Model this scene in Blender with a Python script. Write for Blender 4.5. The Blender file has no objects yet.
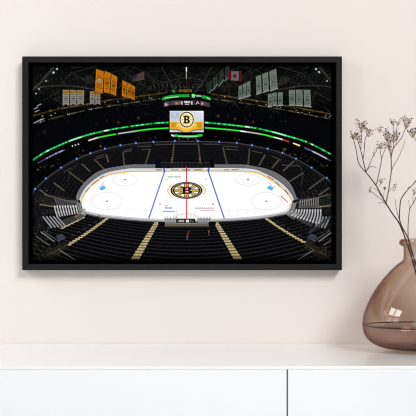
import bpy, bmesh, math, random
import numpy as np
from mathutils import Vector, Matrix
PI = math.pi
SC = bpy.context.scene
COL = SC.collection

# ------------------------------------------------------------------ camera
WPX = 0.0023                 # metres per pixel on the wall plane (y = 0)
HOR = 275.0                  # pixel row of the eye level
CAMD = 1.737                 # camera distance from the wall
FPX = CAMD / WPX             # focal length in pixels
TOPZ = 0.75                  # top of the sideboard
CAMZ = TOPZ + (344 - HOR) * WPX
cd = bpy.data.cameras.new('camera')
cam = bpy.data.objects.new('camera', cd)
COL.objects.link(cam)
cam.location = (0, -CAMD, CAMZ)
cam.rotation_euler = (PI / 2, 0, 0)
cd.sensor_width = 36
cd.lens = FPX / 416 * 36
cd.shift_y = (HOR - 208) / 416
cd.clip_start = 0.02
SC.camera = cam


def P(px, py, dep):
    """photo pixel + distance from the wall -> world point"""
    s = (CAMD - dep) / FPX
    return Vector(((px - 208) * s, -dep, CAMZ - (py - HOR) * s))


# ------------------------------------------------------------------ light
w = bpy.data.worlds.new('room_daylight')
SC.world = w
w.use_nodes = True
w.node_tree.nodes['Background'].inputs[0].default_value = (1.0, 0.985, 0.975, 1)
w.node_tree.nodes['Background'].inputs[1].default_value = 0.06


def area(name, loc, target, sx, sy, power, color=(1, 1, 1)):
    l = bpy.data.lights.new(name, 'AREA')
    l.shape = 'RECTANGLE'
    l.size, l.size_y = sx, sy
    l.energy = power
    l.color = color
    o = bpy.data.objects.new(name, l)
    COL.objects.link(o)
    o.location = loc
    o.rotation_euler = (Vector(target) - Vector(loc)).to_track_quat('-Z', 'Y').to_euler()
    return o


area('ceiling_lamp', (2.0, -3.6, 3.5), (0, 0, 1.0), 1.7, 1.7, 156, (1, 0.99, 0.98))
for wx, wy in ((-1.70, -0.42), (-1.56, -0.95)):        # two casements of the side window, each with two panes
    area('window_daylight', (wx, wy, 1.98), (0.45, -0.15, 0.84), 0.42, 0.48, 6.2, (0.95, 0.98, 1))
    area('window_daylight', (wx, wy, 1.36), (0.45, -0.15, 0.84), 0.40, 0.36, 1.2, (0.95, 0.98, 1))
area('front_fill_light', (-0.3, -3.1, 1.0), (0, 0, 0.8), 2.4, 1.7, 17, (0.93, 0.97, 1))  # unseen fill added behind the camera to brighten the sideboard front

vs = SC.view_settings
vs.view_transform = 'Standard'
vs.look = 'None'
vs.exposure = 0.0
vs.gamma = 1.0
vs.use_curve_mapping = False


# ------------------------------------------------------------------ helpers
def lin(c):
    c = c / 255.0
    return c / 12.92 if c <= 0.04045 else ((c + 0.055) / 1.055) ** 2.4


def rgb(r, g, b):
    return (lin(r), lin(g), lin(b), 1.0)


def mat(name, col, rough=0.5, spec=0.5, coat=0.0):
    m = bpy.data.materials.new(name)
    m.use_nodes = True
    b = m.node_tree.nodes['Principled BSDF']
    b.inputs['Base Color'].default_value = col
    b.inputs['Roughness'].default_value = rough
    b.inputs['Specular IOR Level'].default_value = spec
    b.inputs['Coat Weight'].default_value = coat
    b.inputs['Coat Roughness'].default_value = 0.08
    return m


def add_noise(m, scale, c1, c2, bump=0.0, bump_scale=None):
    nt = m.node_tree
    b = nt.nodes['Principled BSDF']
    tc = nt.nodes.new('ShaderNodeTexCoord')
    n = nt.nodes.new('ShaderNodeTexNoise')
    n.inputs['Scale'].default_value = scale
    n.inputs['Detail'].default_value = 4
    nt.links.new(tc.outputs['Object'], n.inputs['Vector'])
    r = nt.nodes.new('ShaderNodeValToRGB')
    r.color_ramp.elements[0].position = 0.3
    r.color_ramp.elements[1].position = 0.7
    r.color_ramp.elements[0].color = c1
    r.color_ramp.elements[1].color = c2
    nt.links.new(n.outputs['Fac'], r.inputs['Fac'])
    nt.links.new(r.outputs['Color'], b.inputs['Base Color'])
    if bump:
        n2 = nt.nodes.new('ShaderNodeTexNoise')
        n2.inputs['Scale'].default_value = bump_scale or scale * 20
        nt.links.new(tc.outputs['Object'], n2.inputs['Vector'])
        bp = nt.nodes.new('ShaderNodeBump')
        bp.inputs['Strength'].default_value = bump
        bp.inputs['Distance'].default_value = 0.001
        nt.links.new(n2.outputs['Fac'], bp.inputs['Height'])
        nt.links.new(bp.outputs['Normal'], b.inputs['Normal'])
    return m


def link(name, me, m, parent=None, smooth=False):
    o = bpy.data.objects.new(name, me)
    COL.objects.link(o)
    if m:
        me.materials.append(m)
    if parent:
        o.parent = parent
    if smooth:
        me.polygons.foreach_set('use_smooth', [True] * len(me.polygons))
    return o


def obj(name, bm, m, parent=None, smooth=False):
    bmesh.ops.recalc_face_normals(bm, faces=bm.faces)
    me = bpy.data.meshes.new(name)
    bm.to_mesh(me)
    bm.free()
    return link(name, me, m, parent, smooth)


def box(bm, lo, hi, bev=0.0, seg=2):
    g = bmesh.ops.create_cube(bm, size=1)
    vs_ = g['verts']
    for v in vs_:
        v.co = Vector([(lo[i] + hi[i]) / 2 + v.co[i] * (hi[i] - lo[i]) for i in range(3)])
    if bev:
        es = list({e for v in vs_ for e in v.link_edges})
        bmesh.ops.bevel(bm, geom=es, offset=bev, segments=seg, affect='EDGES', profile=0.5)


def boxobj(name, lo, hi, m, parent=None, bev=0.0):
    bm = bmesh.new()
    box(bm, lo, hi, bev)
    return obj(name, bm, m, parent)


def lathe(bm, prof, segs=96):
    """closed-of-revolution about z; profile ends on r = 0 are welded"""
    rings = []
    for r, z in prof:
        if r < 1e-6:
            rings.append([bm.verts.new((0, 0, z))])
        else:
            rings.append([bm.verts.new((r * math.cos(2 * PI * i / segs), r * math.sin(2 * PI * i / segs), z))
                          for i in range(segs)])
    for a, b in zip(rings[:-1], rings[1:]):
        for i in range(segs):
            j = (i + 1) % segs
            if len(a) == 1:
                bm.faces.new((a[0], b[i], b[j]))
            elif len(b) == 1:
                bm.faces.new((a[i], a[j], b[0]))
            else:
                bm.faces.new((a[i], a[j], b[j], b[i]))


def smooth_path(pts, rad, n=5):
    """Catmull-Rom through 3-D points with radii"""
    out, ro = [], []
    k = len(pts)
    for i in range(k - 1):
        p0, p1, p2, p3 = pts[max(i - 1, 0)], pts[i], pts[i + 1], pts[min(i + 2, k - 1)]
        for q in range(n):
            t = q / n
            out.append(0.5 * ((2 * p1) + (p2 - p0) * t + (2 * p0 - 5 * p1 + 4 * p2 - p3) * t * t
                              + (3 * p1 - p0 - 3 * p2 + p3) * t ** 3))
            ro.append(rad[i] * (1 - t) + rad[i + 1] * t)
    out.append(pts[-1])
    ro.append(rad[-1])
    return out, ro


def tube(bm, pts, rad, segs=7):
    prev = None
    n = len(pts)
    for i in range(n):
        d = (pts[min(i + 1, n - 1)] - pts[max(i - 1, 0)]).normalized()
        a = d.cross(Vector((0.3, 1, 0.1)))
        a.normalize()
        b = d.cross(a)
        ring = [bm.verts.new(pts[i] + (a * math.cos(2 * PI * k / segs) + b * math.sin(2 * PI * k / segs)) * rad[i])
                for k in range(segs)]
        if prev:
            for k in range(segs):
                bm.faces.new((prev[k], prev[(k + 1) % segs], ring[(k + 1) % segs], ring[k]))
        else:
            bm.faces.new(ring[::-1])
        prev = ring
    bm.faces.new(prev)


def thing(name, label, cat, loc, group=None):
    o = bpy.data.objects.new(name, None)
    COL.objects.link(o)
    o.location = loc
    o.empty_display_size = 0.05
    o['label'] = label
    o['category'] = cat
    if group:
        o['group'] = group
    return o


# ------------------------------------------------------------------ the room
m_wall = add_noise(mat('wall_paint', rgb(236, 226, 220), 0.9, 0.2), 1.3,
                   rgb(233, 225, 220), rgb(235, 227, 222), 0.12, 220)
wl = boxobj('wall_back', (-2.6, 0, 0), (2.6, 0.12, 2.7), m_wall)
wl['kind'] = 'structure'
m_floor = mat('whitewashed_floor', rgb(196, 170, 140), 0.45)
nt = m_floor.node_tree
tc = nt.nodes.new('ShaderNodeTexCoord')
mp = nt.nodes.new('ShaderNodeMapping')
mp.inputs['Scale'].default_value = (1, 1, 1)
bk = nt.nodes.new('ShaderNodeTexBrick')
bk.inputs['Color1'].default_value = rgb(226, 221, 214)
bk.inputs['Color2'].default_value = rgb(220, 214, 206)
bk.inputs['Mortar'].default_value = rgb(180, 172, 160)
bk.inputs['Scale'].default_value = 1.0
bk.inputs['Mortar Size'].default_value = 0.003
bk.inputs['Brick Width'].default_value = 1.4
bk.inputs['Row Height'].default_value = 0.14
nt.links.new(tc.outputs['Object'], mp.inputs['Vector'])
nt.links.new(mp.outputs['Vector'], bk.inputs['Vector'])
nt.links.new(bk.outputs['Color'], nt.nodes['Principled BSDF'].inputs['Base Color'])
fl = boxobj('floor', (-3.2, -4.6, -0.1), (3.2, 0.12, 0), m_floor)
fl['kind'] = 'structure'

# ------------------------------------------------------------------ sideboard
SBD = 0.42
m_lac = mat('white_lacquer', rgb(246, 250, 255), 0.16, 0.5)
m_top = mat('white_lacquer_top', rgb(249, 250, 251), 0.16, 0.5)
m_in = mat('sideboard_inside', rgb(176, 166, 168), 0.7)
sb = thing('sideboard', 'long white lacquered sideboard against the wall under the framed picture', 'sideboard',
           (0, -SBD / 2, 0))


def sbpart(name, lo, hi, m, bev=0.0):
    o = boxobj(name, lo, hi, m, None, bev)
    o.parent = sb
    o.matrix_parent_inverse = Matrix.Translation((0, SBD / 2, 0))
    return o


X0, X1 = -1.05, 1.05
sbpart('plinth', (X0 + 0.04, -SBD + 0.05, 0), (X1 - 0.04, -0.02, 0.07), m_lac)
car = sbpart('carcass', (X0, -SBD + 0.024, 0.07), (X1, -0.001, TOPZ - 0.012), m_in)
sbpart('tabletop', (X0 - 0.002, -SBD, TOPZ - 0.0065), (X1 + 0.002, -0.001, TOPZ), m_top, 0.0007)
gapx = P(287.3, 390, SBD).x
dw = 0.745
edges = [gapx - 2 * dw, gapx - dw, gapx, gapx + dw]
edges = [X0] + [e for e in edges if X0 + 0.2 < e < X1 - 0.2] + [X1]
for a, b in zip(edges[:-1], edges[1:]):
    sbpart('door', (a + 0.0012, -SBD + 0.0003, 0.075), (b - 0.0012, -SBD + 0.022, TOPZ - 0.0067), m_lac, 0.0006)

# ------------------------------------------------------------------ the print (painted as a picture of its own)
S = 6                                # painter's pixels per photo pixel
BX0, BY0, BX1, BY1 = 30.0, 63.0, 334.0, 265.0
NW, NH = int((BX1 - BX0) * S), int((BY1 - BY0) * S)
IMG = np.zeros((NH, NW, 3), np.float32)
rng = np.random.default_rng(7)
random.seed(5)


def win(xa, ya, xb, yb):
    i0 = max(int((ya - BY0) * S) - 1, 0); i1 = min(int((yb - BY0) * S) + 2, NH)
    j0 = max(int((xa - BX0) * S) - 1, 0); j1 = min(int((xb - BX0) * S) + 2, NW)
    if i1 <= i0 or j1 <= j0:
        return None
    X, Y = np.meshgrid(BX0 + (np.arange(j0, j1) + 0.5) / S, BY0 + (np.arange(i0, i1) + 0.5) / S)
    return IMG[i0:i1, j0:j1], X, Y


def put(v, a, c):
    v += (np.array(c, np.float32) - v) * np.clip(a, 0, 1)[..., None]


def poly_mask(X, Y, pts):
    ins = np.zeros(X.shape, bool)
    n = len(pts)
    for i in range(n):
        (xa, ya), (xb, yb) = pts[i], pts[(i + 1) % n]
        if ya == yb:
            continue
        c = ((ya > Y) != (yb > Y)) & (X < (xb - xa) * (Y - ya) / (yb - ya) + xa)
        ins ^= c
    return ins


def poly(pts, c, a=1.0):
    xs, ys = [p[0] for p in pts], [p[1] for p in pts]
    r = win(min(xs), min(ys), max(xs), max(ys))
    if r:
        v, X, Y = r
        put(v, poly_mask(X, Y, pts) * a, c)


def seg_dist(X, Y, p, q):
    dx, dy = q[0] - p[0], q[1] - p[1]
    t = np.clip(((X - p[0]) * dx + (Y - p[1]) * dy) / (dx * dx + dy * dy + 1e-9), 0, 1)
    return np.hypot(X - p[0] - t * dx, Y - p[1] - t * dy)


def line(pts, wd, c, a=1.0, soft=0.25):
    xs, ys = [p[0] for p in pts], [p[1] for p in pts]
    m = wd + soft
    r = win(min(xs) - m, min(ys) - m, max(xs) + m, max(ys) + m)
    if r:
        v, X, Y = r
        d = np.full(X.shape, 1e9)
        for p, q in zip(pts[:-1], pts[1:]):
            d = np.minimum(d, seg_dist(X, Y, p, q))
        put(v, np.clip((wd / 2 + soft - d) / (2 * soft), 0, 1) * a, c)


def curve(pts, n=8):
    v = [Vector((p[0], p[1], 0)) for p in pts]
    o, _ = smooth_path(v, [1] * len(v), n)
    return [(p.x, p.y) for p in o]


def ellipse(cx, cy, rx, ry, c, a=1.0):
    r = win(cx - rx, cy - ry, cx + rx, cy + ry)
    if r:
        v, X, Y = r
        put(v, (((X - cx) / rx) ** 2 + ((Y - cy) / ry) ** 2 <= 1) * a, c)


def ring(cx, cy, rx, ry, wd, c, a=1.0, t0=0, t1=2 * PI):
    n = 48
    line([(cx + rx * math.cos(t0 + (t1 - t0) * i / n), cy + ry * math.sin(t0 + (t1 - t0) * i / n))
          for i in range(n + 1)], wd, c, a, 0.15)


def glow(x, y, rad, c, a=1.0):
    r = win(x - 3 * rad, y - 3 * rad, x + 3 * rad, y + 3 * rad)
    if r:
        v, X, Y = r
        put(v, a * np.exp(-((X - x) ** 2 + (Y - y) ** 2) / rad ** 2), c)


FONT = {'A': '010101111101101', 'B': '110101110101110', 'D': '110101101101110', 'E': '111100110100111',
        'G': '011100101101011', 'N': '101111111101101', 'R': '110101110101101', 'T': '111010010010010',
        'K': '101101110101101', '0': '111101101101111', '2': '110001010100111'}


def text(s, x, y, h, c, a=1.0, wf=0.2):
    u = h / 5
    for ch in s:
        if ch in FONT:
            for i, b in enumerate(FONT[ch]):
                if b == '1':
                    px_, py_ = x + (i % 3) * u, y + (i // 3) * u
                    poly([(px_, py_), (px_ + u, py_), (px_ + u, py_ + u), (px_, py_ + u)], c, a)
        x += 4 * u


def mir(pts):
    return [(373 - x, y) for x, y in pts]


# base darkness with a little texture
put(IMG, np.ones((NH, NW)), (5, 6, 8))
v, X, Y = win(BX0, BY0, BX1, BY1)
# roof haze
put(v, np.exp(-((Y - 84) / 16) ** 2) * 0.9, (17, 18, 17))
# roof trusses
for k in range(120):
    x = random.uniform(34, 330); y = random.uniform(67, 108)
    ang = random.choice([0.15, -0.15, 0.7, -0.7, 1.0, -1.0, 0.45, -0.45]) + random.uniform(-.2, .2)
    ln = random.uniform(6, 24)
    g = random.uniform(22, 46)
    line([(x, y), (x + ln * math.cos(ang), y + ln * math.sin(ang))], random.uniform(.4, .9),
         (g, g, g * .94), 0.8)
for sgn in (0, 1):
    f = mir if sgn else (lambda p: p)
    line(f([(32, 90), (40, 83), (53, 68)]), 2.2, (56, 54, 48), .9)
    line(f(curve([(32, 89), (50, 86), (72, 86), (96, 90)])), 1.3, (52, 51, 47), .9)
    line(f([(58, 86), (72, 73), (96, 66)]), 1.0, (40, 40, 37), .9)
    line(f([(70, 72), (92, 84), (112, 80)]), 1.0, (40, 40, 37), .9)
    line(f([(44, 100), (58, 92), (62, 104)]), 0.9, (38, 38, 34), .9)
    line(f([(162, 68), (171, 84), (178, 92)]), 1.0, (50, 50, 46), .9)
    line(f([(145, 74), (158, 84), (176, 79), (186, 78)]), .8, (46, 46, 43), .9)
    line(f([(122, 70), (150, 90)]), .8, (40, 40, 38), .9)
    line(f([(108, 74), (130, 66), (150, 74)]), .8, (34, 34, 32), .9)
    poly(f([(84, 77), (92, 76), (95, 82), (86, 84)]), (36, 38, 35), .9)
    for k in range(9):
        line(f([(150 + k * 4.2, 84 + abs(k - 4) * .4), (151 + k * 4.2, 87 + abs(k - 4) * .4)]), .8, (70, 72, 70), .6)
line([(186.4, 68), (186.4, 79)], .7, (190, 190, 180), .9)
line([(186.4, 67.5), (186.4, 71)], 1.1, (220, 220, 210), .9)
line([(186.4, 78), (186.4, 88)], .4, (120, 40, 40), .8)
# greenish-white folded banners near the right of the big screen
for x, y, h in ((207, 84, 12), (213, 78, 12), (219, 72, 14), (225, 68, 13)):
    poly([(x, y), (x + 4.5, y - 4), (x + 4.5, y + h - 6), (x, y + h)], (42, 52, 46), .9)
    line([(x, y + h), (x + 4.5, y + h - 6)], .9, (130, 150, 138), .8)
# gold ring of the upper concourse
goldL = curve([(32, 116), (56, 109.5), (80, 105.3), (110, 100), (145, 95.5), (168, 92.5)])
goldR = curve([(205, 93), (232, 97), (262, 101.5), (285, 105.5), (310, 110), (331, 114)])
for g in (goldL, goldR):
    line([(x, y + .9) for x, y in g], 2.4, (20, 17, 12), .9)
    for i in range(len(g) - 1):
        q = random.uniform(.5, 1.05)
        line(g[i:i + 2], random.uniform(.9, 1.6), (104 * q, 82 * q, 42 * q), .9)
    for i in range(0, len(g) - 1, 3):
        glow(g[i][0], g[i][1] + random.uniform(-1.6, 1.6), .8, (92, 82, 62), .8)
dashL = curve([(33, 124), (60, 116.5), (92, 109), (120, 104.5), (150, 100), (166, 98)])
dashR = curve([(208, 98), (232, 101.5), (262, 106), (285, 110), (310, 115), (331, 119)])
for g in (dashL, dashR):
    for i in range(0, len(g) - 1):
        if i % 5 != 4:
            q = random.uniform(50, 125)
            line(g[i:i + 2], 1.0, (q, q * .92, q * .74), .8)
    for k in range(16):
        x, y = random.choice(g)
        glow(x + random.uniform(-3, 3), y + random.uniform(-5, 1), .5, (220, 215, 205), .8)
for (x, y) in ((36, 108), (39, 105), (37, 111), (40, 120), (36, 122), (42, 119.5)):
    line([(x - 2, y + 1), (x + 2, y - 1)], .7, (190, 195, 200), .8)
# upper tier: almost black, dim door lights
poly([(32, 128), (100, 112), (168, 102), (204, 102), (270, 112), (331, 124), (331, 150), (270, 129),
      (204, 121), (168, 121), (92, 131), (32, 156)], (8, 9, 14))
for k in range(26):
    x = random.uniform(38, 328)
    t = abs(x - 185) / 150
    y = random.uniform(105, 118) + 18 * t * t
    glow(x, y, random.uniform(.8, 1.6), (70, 42, 26), .5)
for x, y in ((118.5, 122.5), (138.5, 118), (218, 116), (235, 119), (253, 122)):
    glow(x, y, 1.3, (120, 66, 40), .8)
# ribbon boards


def ribbon(pts, cols, wd, n=12):
    c = curve(pts, n)
    for i in range(len(c) - 1):
        col_ = cols(c[i][0])
        if col_:
            line(c[i:i + 2], wd, col_, 1, .3)


def upcol(x):
    if 103.5 < x < 108 or 245 < x < 250 or 310 < x < 313:
        return (200, 235, 220)
    if 128 < x < 131 or 152 < x < 154 or 256 < x < 258 or 306 < x < 309:
        return (10, 70, 30)
    if 70 < x < 81 or 46 < x < 49 or 273 < x < 287 or 205 < x < 208:
        return (150, 235, 190)
    n_ = int(x * 1.3) * 7919 % 11
    return ((26, 150, 70), (30, 190, 90), (24, 170, 78), (120, 220, 165), (30, 205, 96), (22, 140, 66), (60, 215, 120), (28, 180, 84), (30, 200, 92), (26, 160, 74), (90, 220, 150))[n_]


def locol(x):
    if x < 46:
        return (70, 62, 90)
    if x < 64:
        return (150, 148, 178) if int(x) % 3 else (90, 80, 110)
    if x < 88:
        return None
    if x < 99:
        return (190, 190, 180)
    if x < 116:
        return (64, 205, 62)
    if x < 118:
        return (14, 22, 16)
    if x < 137:
        return (165, 180, 175)
    if x < 240:
        return (58, 215, 70)
    if x < 261:
        return (170, 180, 178) if x > 245 else (230, 240, 235)
    if x < 274:
        return (70, 210, 66)
    if x < 283:
        return (205, 215, 200)
    if x < 288:
        return (165, 62, 46)
    if x < 292:
        return None
    if x < 299:
        return (235, 215, 165)
    if x < 305:
        return None
    return (92, 92, 130) if x < 312 else ((178, 172, 190) if x < 327 else (70, 70, 95))


for pts in ([(32.5, 160.3), (43.9, 152.8), (55.7, 147), (69, 141.2), (82.6, 136.5), (92, 133.8), (107, 130.4),
             (122.4, 127.6), (151, 123.7), (170, 122.3)],
            [(203, 122.3), (224, 124.2), (244, 126.5), (256, 128.2), (272, 131.8), (285.5, 135.5), (307.4, 142.3),
             (331, 154.3)]):
    ribbon(pts, lambda x: (6, 34, 17), 2.6)
    ribbon(pts, upcol, 1.35)
for pts in ([(38, 163), (54, 154.5), (67.5, 148.6), (78.4, 144), (89.6, 140.2), (99, 137.4), (115, 134.3),
             (137, 130.9), (152, 129), (170, 128)],
            [(203, 127.6), (221, 129), (239, 130.8), (261, 134.1), (272, 136.8), (282, 139.4), (298.6, 145.2),
             (306.5, 148.6), (318, 154), (331, 161)]):
    ribbon(pts, locol, 1.3)
for x, y in ((72.5, 146), (75.5, 145), (78.4, 144.2)):
    glow(x, y, .75, (245, 240, 235))
for k in range(46):                     # small warm lights of the suites
    x = random.choice([random.uniform(36, 92), random.uniform(280, 330)]) if k < 34 else random.uniform(92, 280)
    t = abs(x - 186) / 150
    y = 135 + 33 * t * t + random.uniform(-1, 5)
    glow(x, y, random.uniform(.4, .9), random.choice([(150, 88, 48), (120, 70, 44), (170, 150, 110), (110, 104, 100)]), .7)
# lower bowl, far side
bowl = curve([(32, 196), (35, 189.5), (45.9, 178.8), (61, 168), (76.7, 159), (90.4, 153.5), (105, 149), (120.4, 145.6),
              (135.9, 143.4), (153.4, 142.2), (174.8, 141.4), (197.9, 141.4), (219.2, 142.2), (236.8, 143.2),
              (252, 145.6), (267.7, 149), (282.6, 153.2), (296, 159), (311.6, 168), (326.7, 178.4), (332, 183)])
poly(bowl + [(332, 215), (32, 215)], (15, 15, 17))
r = win(32, 140, 332, 215)
v, X, Y = r
msk = poly_mask(X, Y, bowl + [(332, 215), (32, 215)])
rr = np.hypot((X - 186) / 2.05, (Y - 205))
rows = 0.5 + 0.5 * np.cos(rr * 2 * PI / 2.1)
put(v, msk * rows ** 3 * 0.6, (40, 40, 44))
line(bowl, .8, (92, 90, 88), .8)
line([(x, y + 1.8) for x, y in bowl], .5, (50, 50, 50), .7)
for pts, wd in (([(94.6, 159.5), (108, 173)], 1.6), ([(82, 164), (90, 171.5)], 1.5), ([(106.4, 155), (108.3, 162)], 1.4),
                ([(123, 152), (124.6, 167)], 1.5), ([(150, 150), (144, 168.5)], 1.6), ([(174, 143.6), (172, 165)], 1.6),
                ([(198.4, 144), (200.6, 165)], 1.6), ([(223, 147.8), (228, 168)], 1.6), ([(249.6, 148.6), (247.8, 168.5)], 1.6),
                ([(265, 155), (259, 165.5)], 1.4), ([(278.7, 160), (272, 168)], 1.6), ([(294, 161), (283, 171)], 1.6),
                ([(303, 173), (285.5, 184)], 1.7), ([(324, 178), (309, 189)], 1.8), ([(54, 183), (64, 190.5)], 1.7),
                ([(69, 172), (84, 183)], 1.8), ([(40, 190), (50, 197)], 1.5), ([(329, 188), (319, 195)], 1.5)):
    n = 9
    (xa, ya), (xb, yb) = pts
    line(pts, wd, (74, 69, 60), .85)
    for i in range(n):
        t = (i + .5) / n
        glow(xa + (xb - xa) * t, ya + (yb - ya) * t, .55, (118, 108, 92), .7)
for a, b in (((96, 157), (104, 154.5)), ((96, 159), (104.5, 156.5)), ((124, 150.5), (132, 149)), ((124, 152), (131.5, 150.8)),
             ((138, 146.5), (151, 146)), ((142, 149.5), (150, 149.2)), ((203, 144), (219, 144.5)), ((223, 146), (238, 147)),
             ((225, 149), (238, 150)), ((252, 151), (262, 153)), ((272, 156), (281, 160)), ((64, 172), (71, 168)),
             ((282, 165), (300, 166)), ((176, 144), (197, 144)), ((155, 145), (173, 144))):
    line([a, b], .7, (92, 90, 86), .8)
line([(296, 163), (301, 168), (303, 176), (301, 186)], .5, (80, 80, 80), .8)
line([(78, 163), (70, 172), (68, 182)], .5, (70, 70, 70), .8)
for x, y in ((35, 189), (45.9, 178.4), (61, 167.6), (76.7, 158.7), (90.4, 153.2), (105, 148.6), (120.4, 145.2), (135.9, 143),
             (153.4, 141.9), (174.8, 141), (197.9, 141), (219.2, 141.9), (236.8, 142.9), (252, 145.2), (267.7, 148.6),
             (282.6, 152.8), (296, 158.7), (311.6, 167.6), (326.7, 178)):
    glow(x, y, 1.5, (30, 60, 140), .8)
    glow(x, y, .85, (150, 185, 255))
# far bench area
poly([(157, 160.5), (214, 160.5), (215, 168), (156, 168)], (10, 10, 12))
line([(172, 158), (171.6, 166)], 1.6, (120, 88, 62), .8)
line([(199.8, 158), (200.6, 166)], 1.6, (120, 88, 62), .8)
# glass round the rink
outer = curve([(130, 164.6), (102, 170), (86, 181), (77, 194), (77.5, 203), (82, 211.5), (92, 216), (102, 217.2), (130, 220),
               (155, 221.6), (186.5, 222), (218, 221.4), (240, 220.3), (261.5, 218.6), (280, 216), (290, 213), (295.5, 206),
               (296.4, 197.5), (288, 181), (269.4, 169.8), (245, 164.6)])
poly(outer + [(213, 164.4), (160, 164.4)], (122, 123, 126), .9)
for i in range(1, len(outer) - 1):
    x, y = outer[i]
    if y < 205:
        line([(x, y), (x + (186 - x) * .05, y + 5)], .4, (165, 166, 170), .5)
poly([(157, 163.5), (214, 163.5), (215, 168.6), (156, 168.6)], (24, 24, 28))
for k in range(15):
    line([(158 + k * 4, 162), (158 + k * 4, 168)], .5, (70, 70, 74), .7)
line([(158, 162.5), (214, 162.5)], .6, (84, 84, 88), .8)
poly([(156, 160), (160, 160), (161, 168), (155, 168)], (10, 14, 30))
poly([(209, 160), (213, 160), (215, 168), (211, 168)], (10, 10, 12))
# white boards then the ice
boards = curve([(130, 168.4), (106, 173), (88.5, 184.5), (80.3, 197), (80.2, 204.5), (85, 212.2), (102, 215.8), (130, 218.6),
                (155, 220.2), (186.5, 220.6), (218, 220), (240, 218.9), (261.5, 217.2), (284, 213.6), (291.5, 206.5),
                (293.2, 198), (283, 184.5), (264, 173), (245, 168.4), (186, 168.2)])
poly(boards, (214, 214, 218))
ice = curve([(130, 171.6), (107, 175.6), (89.2, 188), (82.2, 199), (82, 205), (87, 210.6), (102, 214), (130, 217), (155, 218.6),
             (186.5, 219), (218, 218.4), (240, 217.3), (261.5, 215.4), (283, 211.6), (289.6, 206), (291.4, 199.4),
             (280.5, 187), (262, 175), (245, 171.6), (186, 171.2)])
poly(ice, (252, 252, 254))
yl = ice[len(ice) - 1 - 8 * 5:] + ice[:8 * 4]
line(yl, 1.2, (226, 190, 84), .9)
for i in range(18):                     # ads on the far boards
    x = random.uniform(134, 240)
    line([(x, 169.8), (x + random.uniform(2, 5), 169.8)], .9,
         random.choice([(190, 60, 60), (60, 60, 80), (70, 90, 170), (60, 140, 80), (120, 120, 120)]), .6)
for pts, c in (([(92, 184.5), (98, 180)], (190, 80, 70)), ([(100, 178), (104, 176)], (90, 110, 180)),
               ([(86, 192), (89, 188)], (70, 90, 160)), ([(268, 176.5), (274, 180)], (190, 70, 60)),
               ([(281, 196), (287.5, 202)], (205, 80, 50)), ([(285, 190), (288, 194)], (90, 90, 110)),
               ([(276, 182), (280, 186)], (120, 120, 130))):
    line(pts, 1.0, c, .7)
# markings
for f in ((lambda p: p), mir):
    ring(*(f([(125, 179.6)])[0]), 12.2, 5.9, .3, (190, 178, 180), .75)
    ring(*(f([(106.8, 201.2)])[0]), 15.2, 8.8, .3, (190, 182, 184), .75)
    for x, y in f([(125, 179.6), (106.8, 201.2)]):
        ellipse(x, y, 1.2, .7, (225, 70, 80), .9)
    for x, y in f([(160, 204)]):
        ellipse(x, y, 1.1, .7, (230, 60, 70), .95)
    for x, y in f([(167.4, 179.3)]):
        ellipse(x, y, .7, .45, (225, 90, 95), .9)
    line(f([(104, 177), (88, 206)]), .3, (235, 170, 170), .5)
    poly(f([(99.5, 188.5), (103, 185.5), (106, 187), (104.5, 189.5), (101, 190.5)]), (92, 186, 228), .95)
    line(f([(104, 182), (100, 188), (98, 186)]), .5, (150, 150, 155), .8)
    line(f([(165, 170.3), (148.8, 218.2)]), 1.15, (72, 98, 186), .95)
    for k in range(5):
        x = 108 + k * 9
        line(f([(x, 216 + k * .7), (x, 208 + k * .6)]), .3, (190, 190, 196), .6)
        line(f([(x, 208 + k * .6), (x + 7, 208.8 + k * .6)]), .3, (205, 205, 210), .6)
line([(186.5, 169.4), (186.5, 220)], 1.25, (232, 62, 78), .95)
line([(163.9, 168.5), (164.2, 171.5)], 1.4, (60, 90, 190))
line([(208.8, 168.5), (208.4, 171.5)], 1.4, (60, 90, 190))
line([(186.5, 167.5), (186.5, 171.5)], 1.3, (200, 40, 50))


def serif_b(cx, cy, sx, sy, c):
    def T(pts):
        return [(cx + x * sx, cy + y * sy) for x, y in pts]
    out = [(-.5, -.6), (.18, -.6), (.40, -.50), (.47, -.32), (.40, -.12), (.28, -.03), (.46, .08), (.53, .28), (.45, .48),
           (.22, .6), (-.5, .6), (-.5, .44), (-.36, .44), (-.36, -.44), (-.5, -.44)]
    h1 = [(-.08, -.38), (.10, -.38), (.17, -.26), (.10, -.12), (-.08, -.12)]
    h2 = [(-.08, .1), (.12, .1), (.21, .24), (.12, .38), (-.08, .38)]
    o = T(out)
    xs, ys = [p[0] for p in o], [p[1] for p in o]
    v, X, Y = win(min(xs), min(ys), max(xs), max(ys))
    m = poly_mask(X, Y, o) & ~poly_mask(X, Y, T(h1)) & ~poly_mask(X, Y, T(h2))
    put(v, m * 1.0, c)


def spoked(cx, cy, rx, ry, gold, ground):
    ellipse(cx, cy, rx, ry, (34, 32, 34))
    ellipse(cx, cy, rx * .90, ry * .90, gold)
    ellipse(cx, cy, rx * .86, ry * .86, (34, 32, 34))
    ellipse(cx, cy, rx * .76, ry * .76, ground)
    for k in range(8):
        t = k * PI / 4
        d = (math.cos(t), math.sin(t)); n = (-d[1], d[0])
        for wd, r0, r1, c in ((.13, .2, .74, (40, 38, 36)), (.095, .2, .76, gold)):
            poly([(cx + rx * (d[0] * q + n[0] * s * wd * (1 if q < .5 else 1.25)), cy + ry * (d[1] * q + n[1] * s * wd * (1 if q < .5 else 1.25)))
                  for q, s in ((r0, -1), (r1, -1), (r1, 1), (r0, 1))], c)
    serif_b(cx, cy, rx * .80, ry * .80, gold)
    serif_b(cx, cy, rx * .70, ry * .70, (30, 28, 30))


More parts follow.
